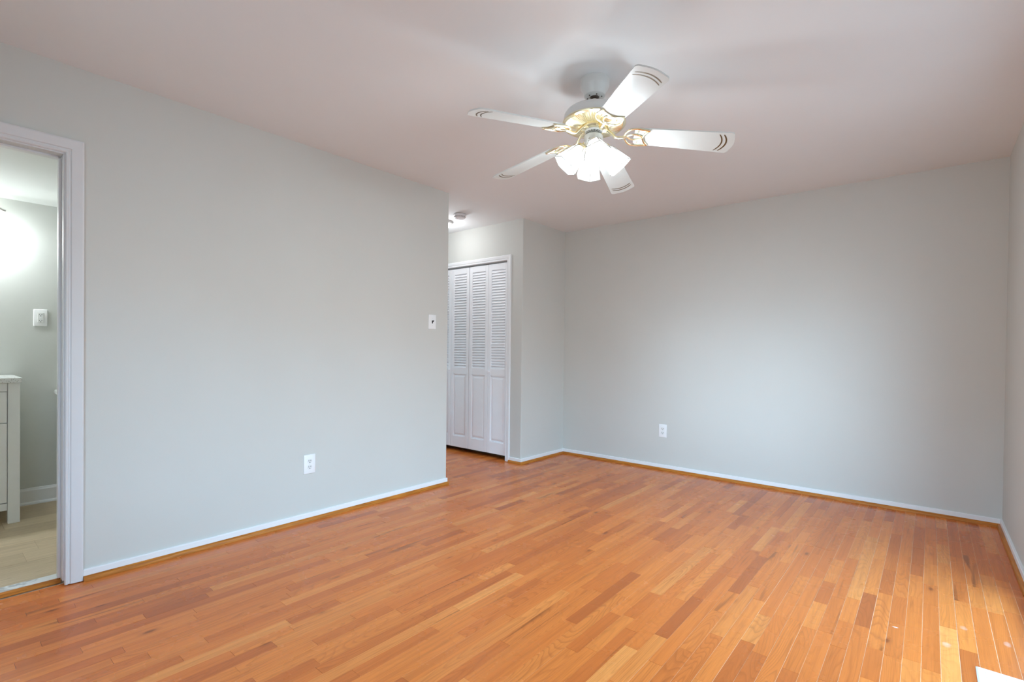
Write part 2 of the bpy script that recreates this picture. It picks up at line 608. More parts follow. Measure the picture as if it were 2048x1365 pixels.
def obj_raw(name, bm, mats, parent=None):
    me = bpy.data.meshes.new(name)
    bm.to_mesh(me)
    bm.free()
    for m in mats:
        me.materials.append(m)
    o = bpy.data.objects.new(name, me)
    COL.objects.link(o)
    if parent: o.parent = parent
    return o

bm, lay, _, _ = plank_floor('floor', -2.98, XR + 0.02, lambda x: (Y0 - 0.02, YB + 0.02) if x > -0.02 else (YA - 0.02, YC + 0.14), PW, PHASE, 0.22, 1.05,
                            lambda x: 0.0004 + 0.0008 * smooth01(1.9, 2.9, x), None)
for f in bm.faces:
    f.normal_update()
    if abs(f.normal.z) > 0.9 and f.normal.z < 0:
        f.normal_flip()
slab(bm, lay, -3.1, XR + 0.14, Y0 - 0.14, YB + 0.12, -0.10, -0.0045, 1)
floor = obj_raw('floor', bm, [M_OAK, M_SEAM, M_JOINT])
tag(floor, 'glossy orange oak strip floor of the bedroom and hall', 'floor', kind='structure')

BX0, BX1, BY0, BY1, BH = -1.75, -WT, -1.2, 1.5, 2.128
bm, lay, _, _ = plank_floor('floor_bathroom', BX0, BX1 - 0.01, lambda x: (BY0, BY1), 0.18, -1.72, 0.8, 1.2, lambda x: 0.0006, None, zt=0.006)
for f in bm.faces:
    f.normal_update()
    if abs(f.normal.z) > 0.9 and f.normal.z < 0:
        f.normal_flip()
M_VJOINT = pmat('vinyl plank joint', (0.36, 0.28, 0.18), 0.6, vary=0.1)
fb = obj_raw('floor_bathroom', bm, [M_VINYL, M_VJOINT, M_VJOINT])
tag(fb, 'pale beige wood plank floor inside the bathroom doorway', 'floor', kind='structure')
bm = bmesh.new()
box(bm, BX0 - 0.1, -0.13, BY0 - 0.1, BY1 + 0.1, -0.10, 0.0005)
tag(obj('floor_bathroom_base', bm, M_JOINT), 'slab under the pale bathroom planks', 'floor', kind='structure')

# ------------------------------------------------------------------ setting: ceilings and walls
bm = bmesh.new()
box(bm, -3.1, XR + 0.14, Y0 - 0.14, YB + 0.12, H, H + 0.08)
tag(obj('ceiling', bm, M_CEIL), 'plain white painted ceiling of bedroom and hall', 'ceiling', kind='structure')
bm = bmesh.new()
box(bm, BX0 - 0.1, BX1, BY0 - 0.1, BY1 + 0.1, BH, BH + 0.05)
tag(obj('ceiling_bathroom', bm, M_BATHCEIL), 'lower white ceiling inside the bathroom', 'ceiling', kind='structure')

DY0, DY1, DZ = -0.320, 0.442, 2.020        # bathroom doorway clear opening
JT = 0.018
ZL, ZH = -0.05, H
bm = bmesh.new()
poly_extrude(bm, [(BY0 - 0.1, ZL), (DY0 - JT, ZL), (DY0 - JT, DZ + JT), (DY1 + JT, DZ + JT), (DY1 + JT, ZL), (YA, ZL), (YA, ZH), (BY0 - 0.1, ZH)], 0, -WT, 0.0)
bevel_vertical(bm, [(0.0, YA)])
tag(obj('wall_left', bm, M_WALL), 'long grey wall on the left with the bathroom doorway', 'wall', kind='structure')

CX0, CX1, CZ = -1.335, -0.190, 2.050       # closet opening
bm = bmesh.new()
poly_extrude(bm, [(-3.0, ZL), (CX0 - 0.02, ZL), (CX0 - 0.02, CZ + 0.01), (CX1 + 0.02, CZ + 0.01), (CX1 + 0.02, ZL), (0.0, ZL), (0.0, ZH), (-3.0, ZH)], 1, YC, YC + WT)
bevel_vertical(bm, [(0.0, YC)])
tag(obj('wall_closet', bm, M_WALL), 'grey hall wall around the louvered closet doors', 'wall', kind='structure')
bm = bmesh.new()
box(bm, -WT, 0.0, YC + WT, YB, ZL, ZH)
tag(obj('wall_return', bm, M_WALL), 'short grey wall between the closet corner and far wall', 'wall', kind='structure')
bm = bmesh.new()
box(bm, -3.1, XR + 0.14, YB, YB + 0.12, ZL, ZH)
tag(obj('wall_back', bm, M_WALL), 'wide grey far wall with one outlet', 'wall', kind='structure')
bm = bmesh.new()
WTR = 0.14
poly_y = [(Y0 - 0.1, ZL), (YB, ZL), (YB, ZH), (Y0 - 0.1, ZH)]
box(bm, XR, XR + WTR, Y0 - 0.1, WIN_Y0, ZL, ZH)
box(bm, XR, XR + WTR, WIN_Y1, YB, ZL, ZH)
box(bm, XR, XR + WTR, WIN_Y0, WIN_Y1, ZL, GD_Z0)
box(bm, XR, XR + WTR, WIN_Y0, WIN_Y1, GD_Z1, ZH)
tag(obj('wall_right', bm, M_WALL), 'grey wall at the right edge of the room', 'wall', kind='structure')
bm = bmesh.new()
for (xa, xb, za, zb) in ((0.0, REAR_X0, ZL, ZH), (REAR_X1, XR, ZL, ZH), (REAR_X0, REAR_X1, ZL, WIN_Z0), (REAR_X0, REAR_X1, WIN_Z1, ZH)):
    box(bm, xa, xb, Y0 - WTR, Y0, za, zb)
tag(obj('wall_rear', bm, M_WALL), 'grey wall behind the viewer', 'wall', kind='structure')
bm = bmesh.new()
box(bm, -3.0, -WT, YA - WT, YA, ZL, ZH)
tag(obj('wall_hall', bm, M_WALL), 'near wall of the hall behind the long left wall', 'wall', kind='structure')
bm = bmesh.new()
for (ya, yb, za, zb) in ((YA - WT, 2.96, ZL, ZH), (3.76, YB, ZL, ZH), (2.96, 3.76, ZL, 0.4), (2.96, 3.76, 2.05, ZH)):
    box(bm, -3.1, -3.0, ya, yb, za, zb)
tag(obj('wall_hall_end', bm, M_WALL), 'end wall of the hall', 'wall', kind='structure')
bm = bmesh.new()
box(bm, BX0 - 0.1, BX0, BY0 - 0.1, BY1 + 0.1, ZL, BH)
tag(obj('wall_bathroom', bm, M_BATHWALL), 'pale green grey wall behind the bathroom vanity', 'wall', kind='structure')
bm = bmesh.new()
box(bm, BX0, BX1, BY1, BY1 + 0.1, ZL, BH)
tag(obj('wall_bathroom_right', bm, M_BATHWALL), 'bathroom side wall beyond the toilet', 'wall', kind='structure')
bm = bmesh.new()
box(bm, BX0, BX1, BY0 - 0.1, BY0, ZL, BH)
tag(obj('wall_bathroom_left', bm, M_BATHWALL), 'bathroom side wall left of the vanity', 'wall', kind='structure')

# ------------------------------------------------------------------ windows (right wall and wall behind the viewer)
def make_window(name, label, base, rz, hw, hh, rails=True):
    """local +x points outdoors, y runs along the wall, origin at the sill on the room face"""
    win = empty(name, base, (0, 0, rz))
    tag(win, label, 'window', kind='structure')
    bm = bmesh.new()
    for s in (-1, 1):
        a, b = sorted((s * hw, s * (hw - 0.03)))
        box(bm, 0.0, WTR, a, b, 0.0, hh)
        a, b = sorted((s * (hw - 0.005), s * (hw + 0.06)))
        box(bm, -0.018, 0.0, a, b, -0.06 if rails else -0.015, hh + 0.06, bev=0.003)
    box(bm, 0.0, WTR, -hw + 0.03, hw - 0.03, hh - 0.03, hh)
    box(bm, 0.04, WTR - 0.02, -0.025, 0.025, 0.02, hh - 0.03)
    box(bm, -0.018, 0.0, -hw + 0.005, hw - 0.005, hh - 0.005, hh + 0.06, bev=0.003)
    obj('window_frame', bm, M_TRIM, win)
    bm = bmesh.new()
    box(bm, -0.035, WTR, -hw + 0.03, hw - 0.03, 0.0, 0.02, bev=0.003)
    obj('window_sill', bm, M_TRIM, win)
    for s in (-1, 1):
        y0, y1 = sorted((s * 0.025, s * (hw - 0.03)))
        bm = bmesh.new()
        zm = hh * 0.5
        for (x, za, zb) in (((0.06, 0.02, zm + 0.02), (0.085, zm - 0.02, hh - 0.03)) if rails else ((0.065 + 0.012 * s, 0.02, hh - 0.03),)):
            box(bm, x, x + 0.022, y0, y0 + 0.035, za, zb)
            box(bm, x, x + 0.022, y1 - 0.035, y1, za, zb)
            box(bm, x, x + 0.022, y0 + 0.035, y1 - 0.035, za, za + 0.04)
            box(bm, x, x + 0.022, y0 + 0.035, y1 - 0.035, zb - 0.04, zb)
        sash = obj('window_sash', bm, M_TRIM, win)
        for (x, za, zb) in (((0.069, 0.05, zm - 0.01), (0.094, zm + 0.01, hh - 0.06)) if rails else ((0.074 + 0.012 * s, 0.05, hh - 0.06),)):
            bm = bmesh.new()
            box(bm, x, x + 0.004, y0 + 0.03, y1 - 0.03, za, zb)
            obj('pane', bm, M_GLASS, sash)
    pl = bpy.data.lights.new('window_daylight', 'AREA')
    pl.shape = 'RECTANGLE'
    pl.size, pl.size_y = 2 * hw, hh
    pl.cycles.is_portal = True
    po = bpy.data.objects.new('window_daylight', pl)
    COL.objects.link(po)
    d = Vector((math.cos(rz), math.sin(rz), 0))
    po.location = Vector(base) + d * (WTR + 0.01) + Vector((0, 0, hh / 2))
    po.rotation_euler = (-d).to_track_quat('-Z', 'Y').to_euler()
    return win
make_window('window_1', 'full-height white glass patio doors in the right wall', (XR, 0.5 * (WIN_Y0 + WIN_Y1), GD_Z0), 0.0, 0.5 * (WIN_Y1 - WIN_Y0), GD_Z1 - GD_Z0, rails=False)
make_window('window_2', 'white double window in the wall behind the viewer', (0.5 * (REAR_X0 + REAR_X1), Y0, WIN_Z0), -PI / 2, 0.5 * (REAR_X1 - REAR_X0), WIN_Z1 - WIN_Z0)
make_window('added_window_3', 'added unseen white window at the hall end, brightening the hall and closet doors', (-3.0, 3.36, 0.4), PI, 0.4, 1.65)  # added out of view to fill the hall and closet doors with daylight

# ------------------------------------------------------------------ baseboards
BB_T, BB_H = 0.012, 0.053
def shoe_profile():
    # quarter-round: (out from board, height)
    pts = [(0.0, 0.0), (0.016, 0.0)]
    for k in range(7):
        a = k / 6 * PI / 2
        pts.append((0.016 * math.cos(a) * 0.98, 0.004 + 0.019 * math.sin(a)))
    pts.append((0.0, 0.023))
    return pts

def baseboard(name, p0, p1, nrm, label, m0=0.0, m1=0.0, s0=None, s1=None):
    """board along p0->p1 at wall face, nrm = into the room"""
    p0, p1, nrm = Vector(p0), Vector(p1), Vector(nrm)
    d = (p1 - p0).normalized()
    root = empty(name, (p0 + p1) * 0.5)
    tag(root, label, 'baseboard', kind='structure')
    L = (p1 - p0).length
    def sweep(prof, off, e0, e1):
        bm = bmesh.new()
        A, B = [], []
        for (o, z) in prof:
            w = nrm * (o + off)
            # mitre: the further from the wall the shorter (positive m) or longer (negative m)
            A.append(bm.verts.new(-d * (L / 2 + e0) + d * (m0 * (o + off)) + w + Vector((0, 0, z))))
            B.append(bm.verts.new(d * (L / 2 + e1) - d * (m1 * (o + off)) + w + Vector((0, 0, z))))
        bm.faces.new(A)
        bm.faces.new(B)
        n = len(prof)
        for i in range(n):
            bm.faces.new([A[i], A[(i + 1) % n], B[(i + 1) % n], B[i]])
        return bm
    obj('board', sweep([(0, 0), (BB_T, 0), (BB_T, BB_H - 0.003), (BB_T - 0.003, BB_H), (0, BB_H)], 0.0, 0, 0), M_TRIM, root)
    so = obj('shoe_moulding', sweep(shoe_profile(), BB_T, s0 or 0.0, s1 or 0.0), M_SHOE, root, smooth=40)
    so['label'] = 'orange-brown wood shoe moulding'
    return root

baseboard('baseboard_left', (0, DY1 + 0.073, 0), (0, YA + 0.004, 0), (1, 0, 0), 'white baseboard with wood shoe along the long left wall', s1=0.004)
baseboard('baseboard_closet', (-0.148, YC, 0), (0, YC, 0), (0, -1, 0), 'short white baseboard with wood shoe beside the closet casing', m1=-1.0)
baseboard('baseboard_return', (0, YC, 0), (0, YB, 0), (1, 0, 0), 'white baseboard with wood shoe on the short wall past the closet', m0=-1.0, m1=1.0)
baseboard('baseboard_back', (0, YB, 0), (XR, YB, 0), (0, -1, 0), 'white baseboard with wood shoe along the far wall', m0=1.0, m1=1.0)
baseboard('baseboard_right', (XR, YB, 0), (XR, WIN_Y1 + 0.062, 0), (-1, 0, 0), 'white baseboard with wood shoe along the right wall', m0=1.0)

# bathroom baseboard: taller, with a white shoe
bb = empty('baseboard_bathroom', (BX0, 0.5 * (BY0 + BY1), 0.006))
tag(bb, 'tall white baseboard on the wall inside the bathroom', 'baseboard', kind='structure')
L2 = 0.5 * (BY1 - BY0)
bm = bmesh.new()
poly_extrude(bm, [(0, 0), (0.014, 0), (0.014, 0.095), (0.009, 0.103), (0.006, 0.112), (0, 0.114)], 1, -L2, L2)
obj('board', bm, M_TRIM, bb)
bm = bmesh.new()
poly_extrude(bm, [(0.014, 0), (0.030, 0), (0.029, 0.008), (0.024, 0.014), (0.014, 0.018)], 1, -L2, L2)
obj('shoe_moulding', bm, M_TRIM, bb)

# ------------------------------------------------------------------ bathroom doorway trim
def casing_profile(w, t):
    # (distance from the inner edge, thickness) : bead, groove, flat, thicker back band
    return [(0.0, 0.0), (0.0, t * 0.55), (0.004, t * 0.75), (0.010, t * 0.75), (0.013, t * 0.5), (0.018, t * 0.55), (0.022, t * 0.85), (w - 0.006, t), (w, t * 0.9), (w, 0.0)]

tr = empty('trim_1', (0, 0.5 * (DY0 + DY1), 0))
tag(tr, 'white casing around the bathroom doorway', 'door casing', kind='structure')
cyd = 0.5 * (DY0 + DY1)
hwD = 0.5 * (DY1 - DY0)
CW = 0.066
def casing_legs(parent, hw, hz, cw, t, plane, mat):
    """mitred casing; plane 'x': lies in y-z facing +x ; plane 'y': lies in x-z facing -y"""
    prof = casing_profile(cw, t)
    def P(a, z, out):
        return (out, a, z) if plane == 'x' else (a, -out, z)
    for s in (-1, 1):
        bm = bmesh.new()
        A = [bm.verts.new(P(s * (hw + o), 0.004, th)) for o, th in prof]
        B = [bm.verts.new(P(s * (hw + o), hz + o, th)) for o, th in prof]
        bm.faces.new(A); bm.faces.new(B)
        for i in range(len(prof)):
            j = (i + 1) % len(prof)
            bm.faces.new([A[i], A[j], B[j], B[i]])
        obj('side_casing', bm, mat, parent)
    bm = bmesh.new()
    A = [bm.verts.new(P(-(hw + o), hz + o, th)) for o, th in prof]
    B = [bm.verts.new(P((hw + o), hz + o, th)) for o, th in prof]
    bm.faces.new(A); bm.faces.new(B)
    for i in range(len(prof)):
        j = (i + 1) % len(prof)
        bm.faces.new([A[i], A[j], B[j], B[i]])
    obj('head_casing', bm, mat, parent)
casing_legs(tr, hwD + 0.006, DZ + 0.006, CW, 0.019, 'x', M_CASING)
for s in (-1, 1):
    bm = bmesh.new()
    a, b = sorted((s * hwD, s * (hwD + JT)))
    box(bm, -WT - 0.004, 0.002, a, b, 0.022, DZ + JT, bev=0.0015)
    a, b = sorted((s * hwD, s * (hwD - 0.010)))
    box(bm, -0.085, -0.050, a, b, 0.022, DZ - 0.010, bev=0.002)
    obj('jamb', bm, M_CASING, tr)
bm = bmesh.new()
box(bm, -WT - 0.004, 0.002, -hwD, hwD, DZ, DZ + JT, bev=0.0015)
box(bm, -0.085, -0.050, -hwD + 0.01, hwD - 0.01, DZ - 0.010, DZ, bev=0.002)
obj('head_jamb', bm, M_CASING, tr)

bm = bmesh.new()
box(bm, -0.135, -0.066, -hwD, hwD, 0.0, 0.019, bev=0.003)
tag(obj('trim_2', bm, M_MARBLE, loc=(0, cyd, 0)), 'white marble threshold in the bathroom doorway', 'threshold', kind='structure')
bm = bmesh.new()
poly_extrude(bm, [(-0.066, 0), (-0.044, 0), (-0.045, 0.008), (-0.050, 0.015), (-0.058, 0.019), (-0.066, 0.019)], 1, -hwD, hwD)
tag(obj('trim_3', bm, M_SHOE, loc=(0, cyd, 0)), 'orange wood strip along the marble bathroom threshold', 'threshold', kind='structure')

# ------------------------------------------------------------------ closet casing and louvered bifold doors
CWD = 0.5 * (CX1 - CX0)
tr = empty('trim_4', (0.5 * (CX0 + CX1), YC, 0))
tag(tr, 'white casing around the louvered closet doors in the hall', 'door casing', kind='structure')
casing_legs(tr, CWD - 0.008, CZ - 0.004, 0.052, 0.017, 'y', M_TRIM)
bm = bmesh.new()
for s in (-1, 1):
    a, b = sorted((s * CWD, s * (CWD + 0.018)))
    box(bm, a, b, -0.001, WT, 0.0, CZ + 0.009)
box(bm, -CWD, CWD, -0.001, WT, CZ, CZ + 0.009)
obj('jamb', bm, M_TRIM, tr)
bm = bmesh.new()
box(bm, -CWD + 0.002, CWD - 0.002, 0.020, 0.050, CZ - 0.012, CZ, bev=0.001)
o = obj('door_track', bm, M_STEEL, tr)
o['label'] = 'metal track above the doors'
bm = bmesh.new()
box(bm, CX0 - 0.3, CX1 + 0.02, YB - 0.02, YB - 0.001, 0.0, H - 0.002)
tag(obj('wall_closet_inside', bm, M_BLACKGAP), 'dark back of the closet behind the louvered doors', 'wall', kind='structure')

LW, LZ0, LZ1, LT = 0.2795, 0.048, 2.032, 0.028
def leaf(parent, x0, knob_side):
    """one leaf: x0 left edge, front face at y=0 facing -y"""
    g = 0.0015
    xa, xb = x0 + g, x0 + LW - g
    st = 0.042
    lz0, lz1 = 0.935, 1.968      # louver field
    pz0, pz1 = 0.170, 0.862      # raised panel field
    bm = bmesh.new()
    box(bm, xa, xa + st, 0, LT, LZ0, LZ1, bev=0.002, seg=1)
    box(bm, xb - st, xb, 0, LT, LZ0, LZ1, bev=0.002, seg=1)
    for a, b in ((LZ0, pz0), (pz1, lz0), (lz1, LZ1)):
        box(bm, xa + st - 0.001, xb - st + 0.001, 0.0005, LT - 0.0005, a, b, bev=0.001, seg=1)
    fr = obj('door_leaf', bm, M_DOOR, parent)
    bm = bmesh.new()
    n = 36
    dz = (lz1 - lz0) / n
    for k in range(n):
        zc = lz0 + (k + 0.5) * dz
        # slat slopes down towards the hall
        tilt = math.radians(63)
        w, t = 0.0178, 0.0028
        c, s = math.cos(tilt), math.sin(tilt)
        pts = []
        for (u, v) in ((-w, -t), (w, -t), (w, t), (-w, t)):
            yy = LT * 0.5 + u * c - v * s
            zz = zc + u * s + v * c
            pts.append((yy, zz))
        poly_extrude(bm, pts, 0, xa + st - 0.001, xb - st + 0.001)
    obj('louvers', bm, M_DOOR, fr)
    bm = bmesh.new()
    x_0, x_1 = xa + st - 0.001, xb - st + 0.001
    box(bm, x_0, x_1, 0.012, LT - 0.006, pz0 - 0.001, pz1 + 0.001)
    # bevelled raised field
    def ring(ix, iz, y):
        return [bm.verts.new(v) for v in ((x_0 + ix, y, pz0 + iz), (x_1 - ix, y, pz0 + iz), (x_1 - ix, y, pz1 - iz), (x_0 + ix, y, pz1 - iz))]
    ra, rb = ring(0.012, 0.014, 0.0119), ring(0.030, 0.034, 0.004)
    for i in range(4):
        bm.faces.new([ra[i], ra[(i + 1) % 4], rb[(i + 1) % 4], rb[i]])
    bm.faces.new(rb)
    # sticking moulding round the field
    for (a, b, c_, d_) in ((x_0, x_0 + 0.008, pz0, pz1), (x_1 - 0.008, x_1, pz0, pz1), (x_0, x_1, pz0, pz0 + 0.008), (x_0, x_1, pz1 - 0.008, pz1)):
        box(bm, a, b, 0.006, 0.013, c_, d_)
    obj('raised_panel', bm, M_DOOR, fr)
    if knob_side is not None:
        kx = xa + 0.022 if knob_side < 0 else xb - 0.022
        bm = bmesh.new()
        lathe(bm, [(0.0, 0.0), (0.009, 0.0), (0.008, 0.010), (0.009, 0.014), (0.015, 0.019), (0.0165, 0.024), (0.014, 0.029), (0.0, 0.031)], seg=20)
        bmesh.ops.rotate(bm, verts=bm.verts, cent=(0, 0, 0), matrix=Matrix.Rotation(PI / 2, 3, 'X'))
        bmesh.ops.translate(bm, verts=bm.verts, vec=(kx, 0, 0.905))
        obj('knob', bm, M_DOOR, fr, smooth=40)
    return fr

xr = CX1 - 0.006
d1 = empty('door_1', (xr, YC + 0.016, 0))
tag(d1, 'right pair of white louvered bifold closet doors, beside the casing', 'closet door', kind='structure')
leaf(d1, -LW, -1)
leaf(d1, -2 * LW, None)
d2 = empty('door_2', (xr - 2 * LW - 0.004, YC + 0.016, 0))
tag(d2, 'left pair of white louvered bifold closet doors, partly behind the left wall', 'closet door', kind='structure')
leaf(d2, -LW, None)
leaf(d2, -2 * LW, 1)

# ------------------------------------------------------------------ outlets and switch (built facing +x, base at plate centre)
def ovalpts(w, h, n=20):
    pts = []
    for k in range(n):
        a = 2 * PI * k / n
        x, z = math.cos(a), math.sin(a)
        # rounded sides with flattened top and bottom
        pts.append((x * w, max(-0.80, min(0.80, z)) * h))
    return pts

def outlet(name, loc, rz, label, size=(0.080, 0.124), group=None):
    root = empty(name, loc, (0, 0, rz))
    tag(root, label, 'outlet')
    w, h = size
    bm = bmesh.new()
    box(bm, 0, 0.0055, -w / 2, w / 2, -h / 2, h / 2, bev=0.0025, seg=3)
    obj('cover_plate', bm, M_PLATE, root, smooth=30)
    for s in (-1, 1):
        bm = bmesh.new()
        pts = [(y, z + s * 0.0195) for y, z in ovalpts(0.0172, 0.0172)]
        poly_extrude(bm, pts, 0, 0.0050, 0.0068)
        rc = obj('receptacle', bm, M_IVORY, root)
        bm = bmesh.new()
        zc = s * 0.0195 + 0.003
        box(bm, 0.0060, 0.0071, -0.0078, -0.0050, zc - 0.0052, zc + 0.0052)
        box(bm, 0.0060, 0.0071, 0.0050, 0.0078, zc - 0.0044, zc + 0.0044)
        poly_extrude(bm, [(0.0030 * math.cos(k * PI / 6), zc - 0.0115 + 0.0030 * math.sin(k * PI / 6)) for k in range(12)], 0, 0.0060, 0.0071)
        o = obj('slots', bm, M_SLOT, rc)
        o['label'] = 'dark plug slots'
    bm = bmesh.new()
    poly_extrude(bm, [(0.0028 * math.cos(k * PI / 6), 0.0028 * math.sin(k * PI / 6)) for k in range(12)], 0, 0.0050, 0.0068)
    obj('screw', bm, M_SCREW, root)
    return root

outlet('outlet', (0.0, 1.655, 0.371), 0.0, 'white duplex outlet low on the long left wall')
outlet('outlet', (1.150, YB, 0.376), -PI / 2, 'white duplex outlet low on the far wall')

# GFCI outlet in the bathroom
g = empty('outlet', (BX0, 0.570, 1.323))
tag(g, 'white rectangular outlet on the bathroom wall above the vanity', 'outlet')
bm = bmesh.new()
box(bm, 0, 0.008, -0.037, 0.037, -0.0595, 0.0595, bev=0.004, seg=3)
obj('cover_plate', bm, M_PLATE, g, smooth=30)
bm = bmesh.new()
box(bm, 0.007, 0.0098, -0.0165, 0.0165, -0.034, 0.034, bev=0.0012, seg=1)
rc = obj('receptacle', bm, M_IVORY, g)
for s in (-1, 1):
    bm = bmesh.new()
    zc = s * 0.021 + 0.002
    box(bm, 0.0090, 0.0102, -0.0075, -0.0050, zc - 0.004, zc + 0.004)
    box(bm, 0.0090, 0.0102, 0.0050, 0.0075, zc - 0.004, zc + 0.004)
    box(bm, 0.0090, 0.0102, -0.0024, 0.0024, zc - 0.0115, zc - 0.007)
    o = obj('slots', bm, M_SLOT, rc)
    o['label'] = 'dark plug slots'
bm = bmesh.new()
box(bm, 0.0090, 0.0112, -0.006, 0.006, 0.0008, 0.0042, bev=0.0005, seg=1)
box(bm, 0.0090, 0.0112, -0.006, 0.006, -0.0042, -0.0008, bev=0.0005, seg=1)
obj('test_button', bm, M_PLATE, rc)
bm = bmesh.new()
box(bm, 0.0060, 0.0086, -0.0182, 0.0182, -0.0358, 0.0358)
obj('gasket_line', bm, M_SCREW, g)

sw = empty('light_switch', (0.0, 2.692, 1.354))
tag(sw, 'white switch plate with a black toggle on the left wall by the hall', 'light switch')
bm = bmesh.new()
box(bm, 0, 0.0055, -0.039, 0.039, -0.058, 0.058, bev=0.0025, seg=3)
obj('cover_plate', bm, M_PLATE, sw, smooth=30)
bm = bmesh.new()
box(bm, 0.004, 0.0062, -0.0052, 0.0052, -0.0122, 0.0122)
poly = [(0.004, -0.006), (0.004, 0.006), (0.019, 0.0125), (0.021, 0.0075)]
A = [(p[0], p[1]) for p in poly]
fs = poly_extrude(bm, A, 1, -0.0046, 0.0046)
o = obj('toggle', bm, M_TOGGLE, sw)
o['label'] = 'black toggle lever, flipped up'
for s in (-1, 1):
    bm = bmesh.new()
    poly_extrude(bm, [(0.0026 * math.cos(k * PI / 6), s * 0.030 + 0.0026 * math.sin(k * PI / 6)) for k in range(12)], 0, 0.0050, 0.0063)
    obj('screw', bm, M_SCREW, sw)

# ------------------------------------------------------------------ hall: smoke detector and ceiling light
sd = empty('smoke_detector', (-0.395, 3.372, H))
tag(sd, 'round off-white smoke detector on the hall ceiling', 'smoke detector')
bm = bmesh.new()
lathe(bm, [(0.0, 0.0), (0.058, 0.0), (0.058, -0.004), (0.0, -0.004)], seg=40, cap=False)
o = obj('mounting_plate', bm, M_CAME, sd, smooth=30)
o['label'] = 'dark mounting ring against the ceiling'
bm = bmesh.new()
lathe(bm, [(0.0, -0.004), (0.060, -0.004), (0.061, -0.010), (0.060, -0.016), (0.054, -0.019), (0.054, -0.023), (0.056, -0.026), (0.055, -0.034), (0.047, -0.042), (0.030, -0.045), (0.0, -0.045)], seg=40, cap=False)
body = obj('detector_body', bm, M_SMOKE, sd, smooth=30)
bm = bmesh.new()
for k in range(24):
    a = 2 * PI * k / 24
    c, s = math.cos(a), math.sin(a)
    R_ = Matrix.Rotation(a, 3, 'Z')
    vs0 = len(bm.verts)
    fsx = box(bm, 0.0535, 0.0562, -0.004, 0.004, -0.0335, -0.0270)
    vv = {v for f in fsx for v in f.verts}
    bmesh.ops.rotate(bm, verts=list(vv), cent=(0, 0, 0), matrix=R_)
obj('vent_slots', bm, M_CAME, body)
bm = bmesh.new()
lathe(bm, [(0.0, -0.0435), (0.003, -0.0435), (0.003, -0.047), (0.0, -0.047)], seg=12, cap=False, center=(-0.02, -0.012))
o = obj('indicator', bm, M_RED, body)

hl = empty('ceiling_light', (-0.765, 3.445, H))
tag(hl, 'lit flush dome light on the hall ceiling behind the smoke detector', 'ceiling light')
bm = bmesh.new()
lathe(bm, [(0.0, 0.0), (0.125, 0.0), (0.130, -0.010), (0.126, -0.022), (0.112, -0.024), (0.0, -0.024)], seg=48, cap=False)
obj('base_ring', bm, M_FANWHITE, hl, smooth=35)
bm = bmesh.new()
prof = [(0.112, -0.022)]
for k in range(1, 9):
    a = k / 8 * PI / 2
    prof.append((0.115 * math.cos(a), -0.024 - 0.052 * math.sin(a)))
prof[-1] = (0.0, prof[-1][1])
lathe(bm, prof, seg=48, cap=False)
obj('glass_dome', bm, M_DOME, hl, smooth=50)
ld = bpy.data.lights.new('hall_bulb', 'POINT')
ld.energy = HALL_LIGHT
ld.color = (0.96, 0.98, 1.0)
ld.shadow_soft_size = 0.06
lo = bpy.data.objects.new('hall_bulb', ld)
COL.objects.link(lo)
lo.location = (-0.765, 3.445, H - 0.15)

# ------------------------------------------------------------------ floor register
fr = empty('floor_register', (3.249, 2.470, 0.0), (0, 0, 0))
tag(fr, 'white metal floor register at the bottom right corner', 'floor vent')
RW, RL = 0.150, 0.300
bm = bmesh.new()
# bevelled frame around a recessed grille
outer = [(0, 0), (RW, 0), (RW, -RL), (0, -RL)]
def rect(i, z):
    return [bm.verts.new((x, y, z)) for x, y in ((i, -i), (RW - i, -i), (RW - i, -RL + i), (i, -RL + i))]
r0, r1, r2_, r3, r4 = rect(0, 0.0), rect(0.0005, 0.002), rect(0.006, 0.0055), rect(0.022, 0.0055), rect(0.024, 0.003)
for a, b in ((r0, r1), (r1, r2_), (r2_, r3), (r3, r4)):
    for i in range(4):
        bm.faces.new([a[i], a[(i + 1) % 4], b[(i + 1) % 4], b[i]])
bm.faces.new(r4)
obj('register_frame', bm, M_PLATE, fr)
bm = bmesh.new()
nsl = 22
for k in range(nsl):
    y = -0.028 - k * (RL - 0.056) / (nsl - 1)
    box(bm, 0.026, RW * 0.5 - 0.003, y - 0.0032, y + 0.0032, 0.002, 0.0052)
    box(bm, RW * 0.5 + 0.003, RW - 0.026, y - 0.0032, y + 0.0032, 0.002, 0.0052)
obj('louvers', bm, M_PLATE, fr)
bm = bmesh.new()
box(bm, RW * 0.5 - 0.003, RW * 0.5 + 0.003, -0.19, -0.16, 0.003, 0.012, bev=0.001, seg=1)
obj('damper_lever', bm, M_PLATE, fr)

# ------------------------------------------------------------------ bathroom vanity
VX, VY1, VW = -1.300, 0.424, 0.92
VY0 = VY1 - VW
va = empty('bathroom_vanity', (BX0 + 0.03, 0.5 * (VY0 + VY1), 0.006))
tag(va, 'white bathroom vanity with a speckled stone top seen through the doorway', 'vanity')
ox, oy = BX0 + 0.03, 0.5 * (VY0 + VY1)
fx = VX - ox           # local x of the front face
hwv = VW / 2
LGW = 0.055
zt = 0.884
bm = bmesh.new()
box(bm, 0.0, fx - 0.022, -hwv + 0.012, hwv - 0.012, 0.095, zt - 0.002)
obj('cabinet_body', bm, M_VANITY, va)
for sy in (-1, 1):
    for xx in (fx - 0.05, 0.0):
        bm = bmesh.new()
        a, b = sorted((sy * hwv, sy * (hwv - LGW)))
        box(bm, xx, xx + 0.05, a, b, 0.0, zt, bev=0.002, seg=1)
        obj('leg', bm, M_VANITY, va)
bm = bmesh.new()
